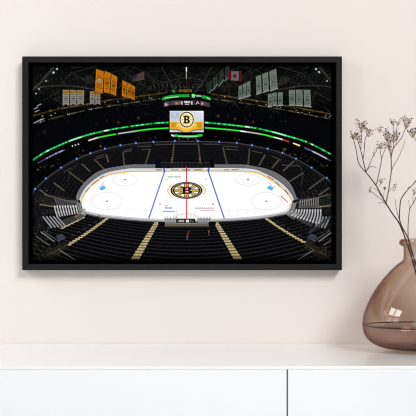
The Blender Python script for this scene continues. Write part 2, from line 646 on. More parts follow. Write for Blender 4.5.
GOLD = (192, 170, 106)
spoked(186.5, 190.4, 16.0, 8.5, GOLD, (250, 250, 250))
ring(186.5, 190.4, 18.7, 8.2, 1.6, (228, 208, 158), .85, PI * .86, PI * 1.22)
ring(186.5, 190.4, 18.7, 8.2, 1.6, (228, 208, 158), .85, -PI * .22, PI * .14)
line([(169, 195.3), (171, 195.6)], .8, (140, 200, 140), .7)
line([(200.5, 184.8), (202, 185)], .7, (140, 200, 140), .7)
line([(186.5, 182.4), (186.5, 198.6)], .9, (224, 72, 86), .75)
line([(168.3, 176.9), (172.6, 176.9)], 1.1, (90, 190, 90), .85)
for k in range(6):
    line([(174 + k * 1.25, 176.6), (174.7 + k * 1.25, 177.2)], .7, (120, 122, 120), .75)
for k in range(6):
    line([(165.2 + k * 1.25, 207.3), (165.6 + k * 1.25, 208.5)], .7, (80, 110, 200), .8)
    line([(163 + k * 2, 211.4), (164.3 + k * 2, 211.6)], 1.2, (150, 150, 152), .75)
line([(165, 206), (167.5, 205.6)], .8, (226, 90, 90), .8)
for k in range(9):
    line([(195 + k * 2.1, 208.7), (196.2 + k * 2.1, 207.6), (196.6 + k * 2.1, 209)], .6, (150, 152, 156), .8)
line([(200, 210.6), (214, 210.6)], .5, (214, 96, 100), .8)
ring(186.5, 218, 10, 4.5, .35, (190, 150, 152), .8, PI, 2 * PI)
# near boards + glass posts
near = curve([(85, 212.4), (102, 216), (130, 218.9), (155, 220.5), (186.5, 220.9), (218, 220.3), (240, 219.2), (261.5, 217.4), (286, 213)])
line(near, 1.6, (176, 176, 180), 1)
line([(x, y + 1.4) for x, y in near], 1.0, (84, 84, 88), 1)
# near stands ----------------------------------------------------------
nearp = [(x, y + 2) for x, y in near]
stand = [(76, 214)] + nearp + [(295, 213), (332, 236), (332, 262), (32, 262), (32, 238)]
poly(stand, (7, 7, 8))
v, X, Y = win(32, 208, 332, 262)
u = (X - 186.5) / 100
vv = Y + 13 * u * u - 0.6 * u ** 4
q = vv - 222
ph = (np.sqrt(6.2 + np.clip(q, 0, 99) * .33) - 2.49) * 6.4
fr = ph - np.floor(ph)
seat = 0.7 + 0.3 * np.cos(X * 2 * PI / 1.9 + np.floor(ph) * 2.0)
msk = poly_mask(X, Y, stand) & (q > 0)
put(v, msk * np.clip(1 - np.abs(fr - .3) / .26, 0, 1) * seat * .95, (56, 56, 60))
put(v, msk * np.clip(1 - np.abs(fr - .75) / .12, 0, 1) * .6, (22, 22, 24))


def stairs(p0, p1, w0, w1, n, bend=0.0):
    for i in range(n):
        t0, t1 = i / n, (i + 1) / n
        tm = t0 ** 1.15
        te = t1 ** 1.15
        def at(t):
            return (p0[0] + (p1[0] - p0[0]) * t + bend * math.sin(PI * t), p0[1] + (p1[1] - p0[1]) * t)
        a, b = at(tm), at(te)
        wa = w0 + (w1 - w0) * tm
        hgt = b[1] - a[1]
        dx = (b[0] - a[0])
        poly([(a[0] - wa / 2, a[1]), (a[0] + wa / 2, a[1]), (a[0] + wa / 2 + dx * .3, a[1] + hgt * .62), (a[0] - wa / 2 + dx * .3, a[1] + hgt * .62)],
             (176, 164, 122))
        poly([(a[0] - wa / 2 + dx * .3, a[1] + hgt * .62), (a[0] + wa / 2 + dx * .3, a[1] + hgt * .62), (b[0] + wa / 2, b[1]), (b[0] - wa / 2, b[1])],
             (104, 94, 66))
        for k in range(2):
            x = a[0] + random.uniform(-.4, .4) * wa
            line([(x, a[1] + .2), (x + .6, a[1] + .3 + hgt * .3)], .5, (214, 204, 166), .8)


stairs((156.5, 222.5), (134.5, 259.5), 4.6, 8.6, 15)
stairs((216.2, 222.5), (238.5, 259.5), 4.6, 8.6, 15)
stairs((107, 218), (66, 246), 3.4, 5.0, 17, 1.5)
stairs((266.5, 218.5), (306, 243), 3.4, 5.0, 16, -1.5)
stairs((84, 217), (60, 229), 2.0, 2.6, 11)
for k in range(6):
    for f in ((lambda p: p), mir):
        x, y = f([(101 - k * 5.5, 219.5 + k * 3.4)])[0]
        ring(x, y, 1.5, 1.5, .4, (120, 120, 122), .6, PI, 2 * PI)
# near bench, penalty boxes
poly([(165.5, 223), (208, 223), (209, 226.3), (164.5, 226.3)], (112, 103, 95))
line([(165, 223.2), (208, 223.2)], .6, (150, 142, 132))
for xa, xb in ((165, 176), (198, 210)):
    line([(xa, 219), (xb, 219)], .8, (70, 72, 74))
    for k in range(5):
        x = xa + (xb - xa) * k / 4
        line([(x, 217), (x, 223)], .5, (96, 98, 100))
    poly([(xa, 219.5), (xb, 219.5), (xb, 223), (xa, 223)], (150, 152, 154), .7)
poly([(158, 221.5), (165, 221.5), (165, 225), (158, 225)], (16, 16, 18))
poly([(209, 221.5), (216, 221.5), (216, 225), (209, 225)], (16, 16, 18))
poly([(176.5, 218.6), (195, 218.6), (195.5, 223), (176, 223)], (30, 30, 32))
poly([(179, 219.8), (184, 219.8), (184, 222), (178, 222)], (160, 160, 160))
poly([(186, 219.6), (189, 219.6), (189, 222.4), (186, 222.4)], (196, 210, 206))
poly([(190, 219.8), (193, 220.2), (194, 222), (190, 222)], (80, 84, 84))
for x in (177, 182, 191, 195, 174.5, 198):
    line([(x, 210 if x in (177, 195) else 214), (x, 220)], .35, (150, 152, 156), .7)
# two people standing among the near seats
line([(188.4, 232.6), (187.4, 236)], 1.6, (120, 28, 38))
line([(187.2, 236), (187, 239)], 1.2, (90, 92, 104))
ellipse(188.8, 231.8, .6, .7, (120, 80, 66))
line([(208.9, 232), (208.8, 235)], 1.0, (92, 74, 50))
ellipse(208.9, 231.2, .6, .7, (150, 100, 60))
# ends of the bowl: pale tip-up seats, ramps, rails
for f in ((lambda p: p), mir):
    poly(f([(36, 196), (80, 200), (84, 214), (58, 226), (34, 236)]), (20, 20, 21), .9)
    poly(f([(58.5, 221.5), (80, 213.5), (82, 217), (62, 227)]), (66, 65, 64), .95)
    for k in range(5):
        y0 = 197 + k * 1.9
        line(f(curve([(42 - k, y0 - 3), (60, y0), (77, y0 + 3.6)])), .7, (52, 51, 50), .8)
    line(f(curve([(45, 194.5), (58, 198.5), (78, 203)])), 1.2, (112, 106, 92), .75)
    line(f([(40, 204.5), (56, 207)]), 1.0, (110, 104, 84), .75)
    for k in range(14):
        x, y = random.uniform(34, 60), random.uniform(192, 240)
        line(f([(x, y), (x + random.uniform(-1, 4), y + random.uniform(1, 3))]), .8, (64, 63, 62), .7)
    poly(f([(56, 236), (62, 233.5), (66, 238), (59, 241.5)]), (66, 71, 80), .95)
    line(f([(41, 232), (57, 243.5)]), .9, (150, 150, 150), .85)
    line(f([(43.5, 231), (59, 241.5)]), .6, (110, 110, 110), .85)
    line(f([(37, 237), (49, 245)]), 1.2, (112, 108, 96), .8)
    poly(f([(46, 248), (66, 241), (69, 248), (50, 260), (46, 257)]), (36, 34, 28), .95)
    line(f([(47, 255), (55, 252), (68, 244)]), .9, (70, 65, 50), .8)
    poly(f([(50, 243), (57, 240.5), (59, 245), (52, 248)]), (10, 10, 11), .95)
    line(f([(60, 250.5), (75, 259.5)]), 1.0, (120, 120, 118), .8)
    line(f([(34, 243), (46, 258)]), 1.0, (56, 53, 38), .8)
    line(f([(33, 249), (41, 260)]), .8, (50, 48, 40), .8)
for f in ((lambda p: p), mir):       # end-glass and tunnel mouths at the near corners
    poly(f([(76.5, 203), (80.5, 203), (82, 209), (87, 213), (85, 216), (79, 213)]), (150, 150, 152), .85)
    poly(f([(79, 213), (85, 216), (80, 219.5), (74, 217)]), (96, 92, 88), .85)
    for k in range(6):
        x, y = random.uniform(76, 86), random.uniform(206, 217)
        glow(*(f([(x, y)])[0]), .7, random.choice([(200, 198, 196), (60, 58, 56), (230, 230, 230)]), .8)
# pale tip-up seats, left end
for k in range(11):
    line(curve([(55 + 2.2 * k, 198.6 + .35 * k), (55.8 + 2.2 * k, 201), (57.2 + 2.2 * k, 204.6 + .2 * k)]), 1.0, (104, 103, 102), .9)
for k in range(9):
    line(curve([(54.6 + 2.65 * k, 206 - .05 * k), (55.4 + 2.65 * k, 210.5 - .2 * k), (57.4 + 2.5 * k, 216.6 - .45 * k)]), 1.35, (176, 176, 178), .95)
    glow(54.6 + 2.65 * k, 206.6, .8, (226, 226, 228), .8)
    glow(56 + 2.6 * k, 212.6 - .25 * k, .6, (220, 220, 224), .7)
for k in range(5):
    line(curve([(43.2 + 3.5 * k, 216.8), (46.4 + 3.6 * k, 221), (51.4 + 3.6 * k, 227.2 - .2 * k)]), 1.5, (150, 152, 158), .9)
for k in range(9):
    glow(40.5 + 1.9 * k, 204.4 + .3 * k, .7, (150, 142, 116), .8)
# pale tip-up seats, right end
for k in range(9):
    line([(300.4 + 2.2 * k, 200 - .25 * k), (299.8 + 2.3 * k, 205.8)], 1.0, (150, 150, 152), .85)
line([(299, 206.4), (319, 205.6)], 1.6, (104, 104, 104), .7)
line([(299, 207.6), (321, 207.2)], .7, (150, 148, 140), .7)
for k in range(10):
    x = 296.5 + 2.7 * k
    line(curve([(x, 209.6), (x - 1.2 + .1 * k, 213 + .35 * k), (x - 5.2 + .35 * k, 215.6 + .95 * k)]), 1.45, (178, 178, 182), .95)
    glow(x - .6, 211, .7, (226, 226, 230), .7)
    glow(x - 4.4 + .35 * k, 215.2 + .9 * k, .6, (226, 226, 230), .7)
for k in range(4):
    line(curve([(320 + 3.1 * k, 217), (318.6 + 3.1 * k, 221), (315.4 + 3.1 * k, 226.4 + .4 * k)]), 1.4, (146, 148, 152), .9)
for k in range(7):
    glow(320.5 + 1.7 * k, 206.6 - .1 * k, .7, (160, 152, 124), .8)
line([(310, 232), (330, 217)], 2.6, (58, 62, 66), .8)
# the left side keeps a bright clump by the corner of the rink
for x, y, c in ((80, 211, (150, 110, 70)), (78.5, 213.5, (190, 150, 100)), (76, 217, (170, 60, 50)), (83, 213, (210, 200, 190)), (99, 216, (160, 60, 50)), (101, 216.6, (180, 160, 120))):
    glow(x, y, 1.0, c, .9)
glow(297.5, 198.5, 1.0, (90, 120, 220), .9)
# hanging scoreboard ----------------------------------------------------
poly([(160, 95), (168, 92), (205, 92), (213, 95), (211.5, 110), (205, 111), (205, 134), (201, 139), (175, 139), (168.5, 134), (168.5, 111), (161.5, 110)], (6, 6, 8))
gb = curve([(163.4, 98.8), (168, 97.2), (174, 96.2), (186.6, 95.6), (199, 96.2), (206, 97.4), (209.8, 98.9)])
for i in range(len(gb) - 1):
    x = gb[i][0]
    if x < 189.4 or x > 201.6:
        line(gb[i:i + 2], 2.8, (30, 158, 62), 1, .15)
poly([(189.3, 93.8), (201.4, 94.4), (201.4, 98), (189.3, 97.4)], (8, 14, 10))
poly([(191.6, 94), (195, 94.1), (195, 97.6), (191.6, 97.5)], (70, 200, 90))
text('TD', 191.9, 94.8, 1.9, (235, 250, 235))
for k in range(4):
    line([(196 + k * 1.3, 95.4), (196.8 + k * 1.3, 96.4)], .9, (215, 220, 215), .9)
for k in range(11):
    x = 165 + k * 1.25
    y = 98 - 2.0 * (1 - ((x - 186.6) / 23) ** 2) + .35
    line([(x, y - .1), (x + .75, y + .2)], .75, (190, 240, 200), .8)
for k in range(3):
    line([(207 + k, 97.6 + k * .5), (207.6 + k, 97.9 + k * .5)], .7, (200, 240, 205), .8)
fb = curve([(163.6, 104.9), (168, 103.6), (176, 102.8), (186.6, 102.4), (198, 102.8), (205, 103.8), (209.8, 105.2)])
for i in range(len(fb) - 1):
    x, y = fb[i]
    poly([(fb[i][0], fb[i][1] - 2.3), (fb[i + 1][0], fb[i + 1][1] - 2.3), (fb[i + 1][0], fb[i + 1][1] + 2.3), (fb[i][0], fb[i][1] + 2.3)], (66, 56, 64))
    if random.random() < .7:
        line([(x, y - 1.6), (x, y + 1.6)], .6, random.choice([(110, 96, 106), (40, 34, 44), (90, 78, 84)]), .9)
for x, y, c in ((166.3, 104.6, (222, 196, 204)), (176.4, 103.3, (190, 150, 140)), (202.4, 103.7, (226, 176, 172)), (179, 103, (150, 120, 110))):
    glow(x, y, 1.4, c, .95)
for x0, x1 in ((180.2, 183.8), (190, 193.6), (194.6, 199.6)):
    poly([(x0, 100.9), (x1, 100.9), (x1, 104.9), (x0, 104.9)], (16, 16, 20))
text('0', 180.9, 101.4, 3, (235, 235, 240))
text('0', 190.9, 101.4, 3, (235, 235, 240))
line([(184.6, 102), (189.4, 102)], 1.4, (215, 215, 222))
line([(185.4, 104.2), (188.6, 104.2)], .9, (200, 190, 190))
line([(196, 104.2), (197.6, 101.6), (198.8, 103.6)], .7, (210, 205, 210))
# main screen
poly([(169.6, 111), (203.5, 111), (203.5, 132.2), (169.6, 132.2)], (190, 200, 214))
v, X, Y = win(169.6, 111, 203.5, 132.2)
inside = (X > 169.8) & (X < 203.3) & (Y > 111.2) & (Y < 132)
ty = (Y - 111.2) / 20.8
put(v, inside * np.clip((X - 180) / 26, 0, 1), (232, 234, 240))
put(v, inside * np.clip(ty * 1.6, 0, .6), (208, 210, 216))
band = 125.2 + 4 * np.exp(-((X - 186.5) / 6) ** 2) - 2.0 * ((X - 186.5) / 17) ** 2 * 0
put(v, inside * (np.abs(Y - band) < 3.6) * .92, (236, 178, 40))
put(v, inside * (np.abs(Y - (band - .5)) < 1.5) * .5 * (X > 176) * (X < 197), (250, 224, 130))
put(v, inside * (Y > band + 3.6) * np.clip((X - 172) / 8, .1, .75) * .8, (176, 172, 172))
put(v, inside * (np.abs(Y - (band + 4.1)) < .6) * .6, (90, 82, 70))
for k in range(5):
    for s in (-1, 1):
        x = 186.5 + s * (10.5 + k * 1.2)
        line([(x, 122.6), (x, 127.4)], .7, (150, 100, 28), .55)
for k in range(7):
    x = 170.5 + k * 1.9
    line([(x, 113 + (k % 3)), (x + 1.2, 119)], .8, (150, 162, 182), .5)
ellipse(186.7, 119.6, 7.6, 8.3, (240, 222, 170))
ellipse(186.7, 119.6, 7.1, 7.8, (24, 22, 22))
ellipse(186.7, 119.6, 6.1, 6.75, (240, 226, 180))
for k in range(8):
    t = k * PI / 4
    line([(186.7, 119.6), (186.7 + 6.0 * math.cos(t), 119.6 + 6.6 * math.sin(t))], .8, (206, 186, 120), .8)
serif_b(186.5, 119.6, 7.0, 7.0, (214, 176, 76))
serif_b(186.5, 119.6, 6.4, 6.4, (26, 24, 24))
lb = curve([(175.4, 135.5), (181, 136.2), (188, 136.5), (195, 136.2), (201.4, 135.2)])
line(lb, 2.2, (52, 190, 84), 1, .15)
for k in range(12):
    line([(178.5 + k * 1.6, 136.3), (179.5 + k * 1.6, 136.3)], .8, (190, 240, 200), .75)
line([(172, 135.2), (173.8, 135.9)], 1.8, (205, 210, 210))
for x in (169.5, 204):
    line([(x, 112), (x, 131)], .5, (60, 62, 66))
for x in (179, 188, 196):
    glow(x, 138.9, .6, (150, 150, 150), .8)
# sign behind the top ring
poly([(171.4, 89.6), (175.8, 89.6), (175.4, 93), (172, 93)], (20, 66, 36))
text('TD', 171.9, 90.2, 2.1, (84, 160, 100), .9)
text('GARDEN', 179, 89.4, 2.7, (140, 112, 40), .9)


# banners ---------------------------------------------------------------
def banner(q, c, trim, ink, tail=False, lines=5):
    (ax, ay), (bx, by), (cx, cy), (dx, dy) = q           # tl tr br bl
    if tail:
        poly([q[0], q[1], (cx, cy), ((cx + dx) / 2, (cy + dy) / 2 - 1.8), (dx, dy)], c)
    else:
        poly(q, c)

    def at(u, w_):
        return ((ax * (1 - u) + bx * u) * (1 - w_) + (dx * (1 - u) + cx * u) * w_,
                (ay * (1 - u) + by * u) * (1 - w_) + (dy * (1 - u) + cy * u) * w_)
    if trim:
        poly([at(.05, .03), at(.95, .03), at(.95, .22), at(.05, .22)], trim)
    for k in range(lines):
        w_ = .3 + .5 * k / max(lines - 1, 1)
        if k == lines // 2:
            line([at(.32, w_), at(.68, w_)], 1.4, ink, .75)
        else:
            line([at(.2, w_), at(.8, w_)], .55, ink, .6)


WHT = (134, 132, 124)
for x0, x1, y0, y1 in ((62.8, 69.4, 89.7, 105.8), (70.4, 76.6, 89.9, 105.6), (77.6, 84, 90, 105), (90, 94.6, 91.3, 105),
                       (95.6, 100.4, 92.5, 105)):
    banner([(x0, y0), (x1, y0 + .3), (x1 - .3, y1), (x0 - .2, y1)], WHT, (150, 108, 34), (70, 68, 66), True, 5)
OR = (182, 114, 18)
for q in ([(96.2, 68.8), (103.8, 71.2), (102.6, 93.4), (95, 91.4)], [(104.7, 70.8), (110.6, 73), (109.6, 93.4), (103.8, 92)],
          [(111.4, 73.6), (117.2, 76.8), (116, 95.6), (110.4, 93.6)], [(122.4, 80), (126.8, 82.2), (125.9, 97.4), (121.9, 95.8)],
          [(127.4, 82.4), (131, 84.2), (130.4, 98.4), (126.6, 97.4)], [(131.4, 84.4), (134.9, 86.6), (134.6, 100), (131, 98.6)]):
    banner(q, OR, None, (52, 34, 14), False, 7)
    line([q[0], q[1]], .8, (84, 58, 20), .8)
    line([q[3], q[2]], .8, (140, 90, 24), .8)
ellipse(99.2, 81, 1.9, 1.9, (205, 198, 185))
spoked(99.2, 81, 1.5, 1.5, (190, 150, 60), (220, 215, 200))
GW = (112, 120, 112)
for q in ([(238.7, 86.4), (241.8, 84.8), (242, 98), (238.4, 99.2)], [(242.6, 84.6), (246, 82.6), (246.2, 96.6), (242.6, 98)],
          [(246.6, 82.4), (250.2, 80.8), (250.4, 95.6), (246.8, 96.8)], [(256, 76.6), (261, 74.6), (261.6, 92.4), (256.6, 94.4)],
          [(262.4, 74), (268, 71.8), (268.8, 90.4), (263.2, 92.6)], [(269.4, 71.6), (276.2, 68.6), (277.6, 88.4), (270.4, 91)],
          [(268, 94), (271.8, 93.6), (271.9, 106.4), (268, 106.8)], [(272.4, 93), (276.6, 92.4), (276.8, 105.2), (272.6, 105.6)],
          [(278, 92.4), (282.4, 92), (282.7, 105.4), (278.2, 105.8)], [(289, 90), (295, 89.8), (295.3, 105.4), (289.2, 105.2)],
          [(296, 89.8), (302.3, 89.6), (302.8, 106), (296.4, 105.6)], [(303.6, 89.8), (310.2, 89.8), (311, 107), (304.4, 106.2)]):
    banner(q, GW, None, (40, 58, 48), False, 6)
    line([q[0], q[1]], .7, (50, 84, 62), .9)
    line([q[3], q[2]], .8, (176, 180, 172), .8)
# flags
poly([(131.8, 77), (144, 71), (144.4, 79.4), (132.2, 81.6)], (70, 54, 52))
for k in range(5):
    line([(136, 75.6 + k * 1.3), (144.2, 72.4 + k * 1.6)], .5, (100, 84, 80), .7)
poly([(131.8, 77), (136.6, 74.6), (136.8, 78), (132, 79.4)], (34, 38, 62))
poly([(228.2, 71.6), (241.4, 71), (241.6, 81), (227.6, 80)], (104, 102, 98))
poly([(228.2, 71.6), (231.6, 71.4), (231, 80.2), (227.6, 80)], (88, 18, 22))
poly([(238.6, 71.1), (241.4, 71), (241.6, 81), (238.4, 80.8)], (88, 18, 22))
poly([(234.9, 73), (235.8, 74.6), (237.2, 74.6), (236.4, 76.6), (236.4, 77.6), (235.1, 77.6), (235, 79), (234.7, 77.6), (233.4, 77.6), (233.2, 76.4), (232.5, 74.8), (234, 74.8)],
     (104, 16, 22))
# roof spotlights
for x, y, s in ((57, 69, 1.0), (53.5, 72.5, 1.2), (46, 81, .7), (39, 89, .7), (36, 93.5, .7), (316, 69, 1.1), (319, 72, 1.1), (327, 81, .7)):
    glow(x, y, s * 1.5, (70, 76, 90), .6)
    glow(x, y, s * .8, (240, 244, 250))
# mottled detail of the dim roof and stands
v, X, Y = win(BX0, BY0, BX1, BY1)
nz = np.zeros((NH, NW), np.float32)
for cell, amp in ((5, .5), (10, .35), (22, .25)):
    g_ = rng.random((NH // cell + 2, NW // cell + 2)).astype(np.float32)
    nz += amp * np.kron(g_, np.ones((cell, cell), np.float32))[:NH, :NW]
nz = np.clip(nz - .62, 0, 1)
lum = IMG.mean(2)
roofm = np.exp(-((Y - 86) / 20) ** 2) * (lum < 70)
IMG += (roofm * nz * 95)[..., None] * np.array([1, .99, .93], np.float32)
ends = ((np.clip((np.abs(X - 182) - 112) / 14, 0, 1)) * (Y > 190) + .25 * (Y > 140)) * (lum < 60)
IMG += (ends * nz * 80)[..., None] * np.array([1, .98, .95], np.float32)
# grain and the black border of the sheet
v, X, Y = win(BX0, BY0, BX1, BY1)
IMG += (rng.random((NH // 4, NW // 4, 1)).repeat(4, 0).repeat(4, 1) - .5).astype(np.float32) * 7 * np.exp(-IMG.mean(2, keepdims=True) / 60)[:, :, :]
ed = np.minimum(np.minimum(X - 31.8, 332.2 - X), np.minimum(Y - 65.0, 262.0 - Y))
IMG *= np.clip(ed / 2.0, 0, 1)[..., None]
low = np.clip((262.0 - Y) / 8, 0, 1)
IMG *= low[..., None] ** .6
np.clip(IMG, 0.6, 255, out=IMG)
# downsample to mesh resolution
K = 3
IM2 = IMG.reshape(NH // K, K, NW // K, K, 3).mean((1, 3)) / 255.0
bl = IM2.copy()
for ax in (0, 1):
    for _ in range(2):
        bl = (np.roll(bl, 1, ax) + 2 * bl + np.roll(bl, -1, ax)) / 4
IM2 = np.clip(IM2 + 0.7 * (IM2 - bl), 0.002, 1) ** 1.12
LINI = np.where(IM2 <= 0.04045, IM2 / 12.92, ((IM2 + 0.055) / 1.055) ** 2.4)
GH, GW_ = LINI.shape[:2]
FD, CD = 0.028, 0.024                # frame front and canvas front, distance from the wall


def canvas_mesh():
    s = (CAMD - CD) / FPX
    xs = (BX0 + (np.arange(GW_) + .5) * K / S - 208) * s
    zs = CAMZ - (BY0 + (np.arange(GH) + .5) * K / S - HOR) * s
    Xg, Zg = np.meshgrid(xs, zs)
    co = np.stack([Xg, np.full_like(Xg, -CD), Zg], -1).reshape(-1, 3)
    idx = np.arange(GH * GW_).reshape(GH, GW_)
    q = np.stack([idx[:-1, :-1], idx[1:, :-1], idx[1:, 1:], idx[:-1, 1:]], -1).reshape(-1, 4)
    rim = np.concatenate([idx[0, :-1], idx[:-1, -1], idx[-1, :0:-1], idx[:0:-1, 0]])
    back = co[rim].copy()
    back[:, 1] = -0.006
    n0 = len(co)
    m_ = len(rim)
    k = np.arange(m_)
    side = np.stack([rim, rim[(k + 1) % m_], n0 + (k + 1) % m_, n0 + k], -1)
    co = np.concatenate([co, back])
    faces = np.concatenate([q, side]).astype(np.int32)
    me = bpy.data.meshes.new('printed_canvas')
    me.vertices.add(len(co))
    me.vertices.foreach_set('co', co.astype(np.float32).ravel())
    me.loops.add(faces.size)
    me.loops.foreach_set('vertex_index', faces.ravel())
    me.polygons.add(len(faces))
    me.polygons.foreach_set('loop_start', np.arange(0, faces.size, 4, dtype=np.int32))
    me.polygons.foreach_set('loop_total', np.full(len(faces), 4, np.int32))
    me.update()
    me.validate()
    colr = np.ones((len(co), 4), np.float32)
    colr[:n0, :3] = LINI.reshape(-1, 3)
    colr[n0:, :3] = 0.001
    at = me.color_attributes.new('print_ink', 'FLOAT_COLOR', 'POINT')
    at.data.foreach_set('color', colr.ravel())
    return me


m_print = bpy.data.materials.new('canvas_print_ink')
m_print.use_nodes = True
nt = m_print.node_tree
b = nt.nodes['Principled BSDF']
b.inputs['Roughness'].default_value = 0.85
b.inputs['Specular IOR Level'].default_value = 0.0
ca = nt.nodes.new('ShaderNodeVertexColor')
ca.layer_name = 'print_ink'
nt.links.new(ca.outputs['Color'], b.inputs['Base Color'])

pc = P(182, 163, 0)
pic = thing('framed_picture', 'wide black framed canvas print of a dark ice hockey arena hanging on the wall', 'picture',
            (pc.x, 0, pc.z))
inv = Matrix.Translation((-pc.x, 0, -pc.z))


def picpart(o):
    o.parent = pic
    o.matrix_parent_inverse = inv
    return o


picpart(link('printed_canvas', canvas_mesh(), m_print))
m_frame = mat('black_frame_wood', rgb(34, 34, 35), 0.6, 0.06)
m_back = mat('frame_backing_black', rgb(7, 7, 7), 0.9, 0.05)
a0, a1 = P(22.1, 56.3, FD), P(342.0, 270.1, FD)      # outer corners
i0, i1 = P(28.0, 62.3, FD), P(336.4, 264.0, FD)      # inner corners
fx = [a0.x, i0.x, i1.x, a1.x]
fz = [a1.z, i1.z, i0.z, a0.z]
bm = bmesh.new()


def bar(pts):                                         # one mitred bar, four corners in x, z
    f = [bm.verts.new((x, -FD, z)) for x, z in pts]
    g = [bm.verts.new((x, -0.0005, z)) for x, z in pts]
    bm.faces.new(f)
    bm.faces.new(g[::-1])
    for k in range(4):
        bm.faces.new((f[k], g[k], g[(k + 1) % 4], f[(k + 1) % 4]))


bar([(fx[0], fz[0]), (fx[3], fz[0]), (fx[2], fz[1]), (fx[1], fz[1])])
bar([(fx[3], fz[0]), (fx[3], fz[3]), (fx[2], fz[2]), (fx[2], fz[1])])
bar([(fx[3], fz[3]), (fx[0], fz[3]), (fx[1], fz[2]), (fx[2], fz[2])])
bar([(fx[0], fz[3]), (fx[0], fz[0]), (fx[1], fz[1]), (fx[1], fz[2])])
es = [e for e in bm.edges if e.verts[0].co.y < -FD + 1e-6 and e.verts[1].co.y < -FD + 1e-6
      and (abs(e.verts[0].co.x - e.verts[1].co.x) < 1e-6 or abs(e.verts[0].co.z - e.verts[1].co.z) < 1e-6)]
bmesh.ops.bevel(bm, geom=es, offset=0.0007, segments=2, affect='EDGES')
picpart(obj('frame', bm, m_frame))
picpart(boxobj('backing_board', (fx[1] - 0.002, -0.0065, fz[1] - 0.002), (fx[2] + 0.002, -0.002, fz[2] + 0.002), m_back))

# ------------------------------------------------------------------ vase
SC.cycles.transparent_max_bounces = 32
SC.cycles.filter_width = 1.1
VX, VD = 424.0, 0.155
vb = P(VX, 300, VD)
VPX = (CAMD - VD) / FPX
vase = thing('glass_vase', 'round brown smoked glass vase with narrow neck holding dried stems on the sideboard', 'vase',
             (vb.x, -VD, TOPZ))
VBOT = HOR + (CAMZ - TOPZ) / VPX        # pixel row of the sideboard top under the vase axis


def zc(py):
    return (VBOT - py) * VPX


def rp(px):
    return (VX - px) * VPX


outer_pts = [(404.5, 349.4), (392, 349.0), (380, 347), (370.6, 341.8), (365.4, 335), (363.5, 326), (365, 314), (370, 301), (377.6, 287.4),
             (387.6, 274.4), (396, 265.6), (401.6, 261.4), (403.9, 258), (404, 250), (403.9, 246.2)]
prof = [Vector((rp(x), zc(y), 0)) for x, y in outer_pts]
sp, _ = smooth_path(prof, [1] * len(prof), 5)
outp = [(p.x, max(p.y, 0.0003)) for p in sp]
neck_r = rp(404)
lip = []
zl0 = zc(246.0)
for k in range(1, 12):
    t = -PI / 2 + PI * k / 12
    lip.append((neck_r + 0.0005 + 0.0085 * math.cos(t), zl0 + 0.0078 + 0.0078 * math.sin(t)))
TH = 0.0032
inner = []
for i in range(len(outp) - 1, -1, -1):
    a = outp[max(i - 1, 0)]; c = outp[min(i + 1, len(outp) - 1)]
    d = Vector((c[0] - a[0], c[1] - a[1])).normalized()
    inner.append((max(outp[i][0] - d[1] * TH, 0.002), max(outp[i][1] + d[0] * TH, 0.0105)))
lip2 = []
for k in range(1, 10):
    tt = PI / 2 - PI * k / 10
    lip2.append((neck_r + 0.0005 - TH + 0.0085 * max(math.cos(tt), 0) * .75, zl0 + 0.0078 + 0.0056 * math.sin(tt)))
full = [(0, 0.004), (outp[0][0] * .8, 0.003)] + [outp[0]] + outp[1:] + lip + lip2 + inner
full += [(0, 0.0125)]


def clear_material(name, ior, col, density, rough=0.012):
    """thin clear surface: Fresnel reflection over straight transmission, coloured by absorption in its thickness"""
    m = bpy.data.materials.new(name)
    m.use_nodes = True
    nt = m.node_tree
    nt.nodes.remove(nt.nodes['Principled BSDF'])
    tr = nt.nodes.new('ShaderNodeBsdfTransparent')
    gl = nt.nodes.new('ShaderNodeBsdfGlossy')
    gl.inputs['Roughness'].default_value = rough
    f0 = ((ior - 1) / (ior + 1)) ** 2
    lw = nt.nodes.new('ShaderNodeLayerWeight')
    lw.inputs['Blend'].default_value = 0.5
    pw = nt.nodes.new('ShaderNodeMath')
    pw.operation = 'POWER'
    pw.inputs[1].default_value = 5
    ma = nt.nodes.new('ShaderNodeMath')
    ma.operation = 'MULTIPLY_ADD'
    ma.inputs[1].default_value = 0.4
    ma.inputs[2].default_value = f0
    mx = nt.nodes.new('ShaderNodeMixShader')
    nt.links.new(lw.outputs['Facing'], pw.inputs[0])
    nt.links.new(pw.outputs[0], ma.inputs[0])
    nt.links.new(ma.outputs[0], mx.inputs[0])
    nt.links.new(tr.outputs[0], mx.inputs[1])
    nt.links.new(gl.outputs[0], mx.inputs[2])
    nt.links.new(mx.outputs[0], nt.nodes['Material Output'].inputs['Surface'])
    va = nt.nodes.new('ShaderNodeVolumeAbsorption')
    va.inputs['Color'].default_value = col
    va.inputs['Density'].default_value = density
    nt.links.new(va.outputs['Volume'], nt.nodes['Material Output'].inputs['Volume'])
    return m


m_glass = clear_material('smoked_brown_glass', 1.6, (0.66, 0.44, 0.27, 1), 118)
bm = bmesh.new()
lathe(bm, full, 96)
obj('glass_body', bm, m_glass, vase, True)

# water in the vase
WZ = zc(325.6)
m_water = clear_material('water', 1.2, (0.62, 0.44, 0.44, 1), 4.6)
wp = [p for p in inner[::-1] if p[1] < WZ - 0.001]
wp = [(max(r_ - 0.0004, 0), max(z_ + 0.0002, 0.0130)) for r_, z_ in wp]
rw = wp[-1][0]
wprof = [(0, 0.0130)] + wp + [(rw, WZ), (rw - 0.0012, WZ - 0.0004), (rw - 0.004, WZ - 0.001), (0, WZ - 0.001)]
bm = bmesh.new()
lathe(bm, wprof, 96)
wat = obj('water', bm, m_water, None, True)
wat.location = (vb.x, -VD, TOPZ)
wat['label'] = 'shallow water standing in the bottom of the brown glass vase'
wat['category'] = 'water'
wat['kind'] = 'stuff'

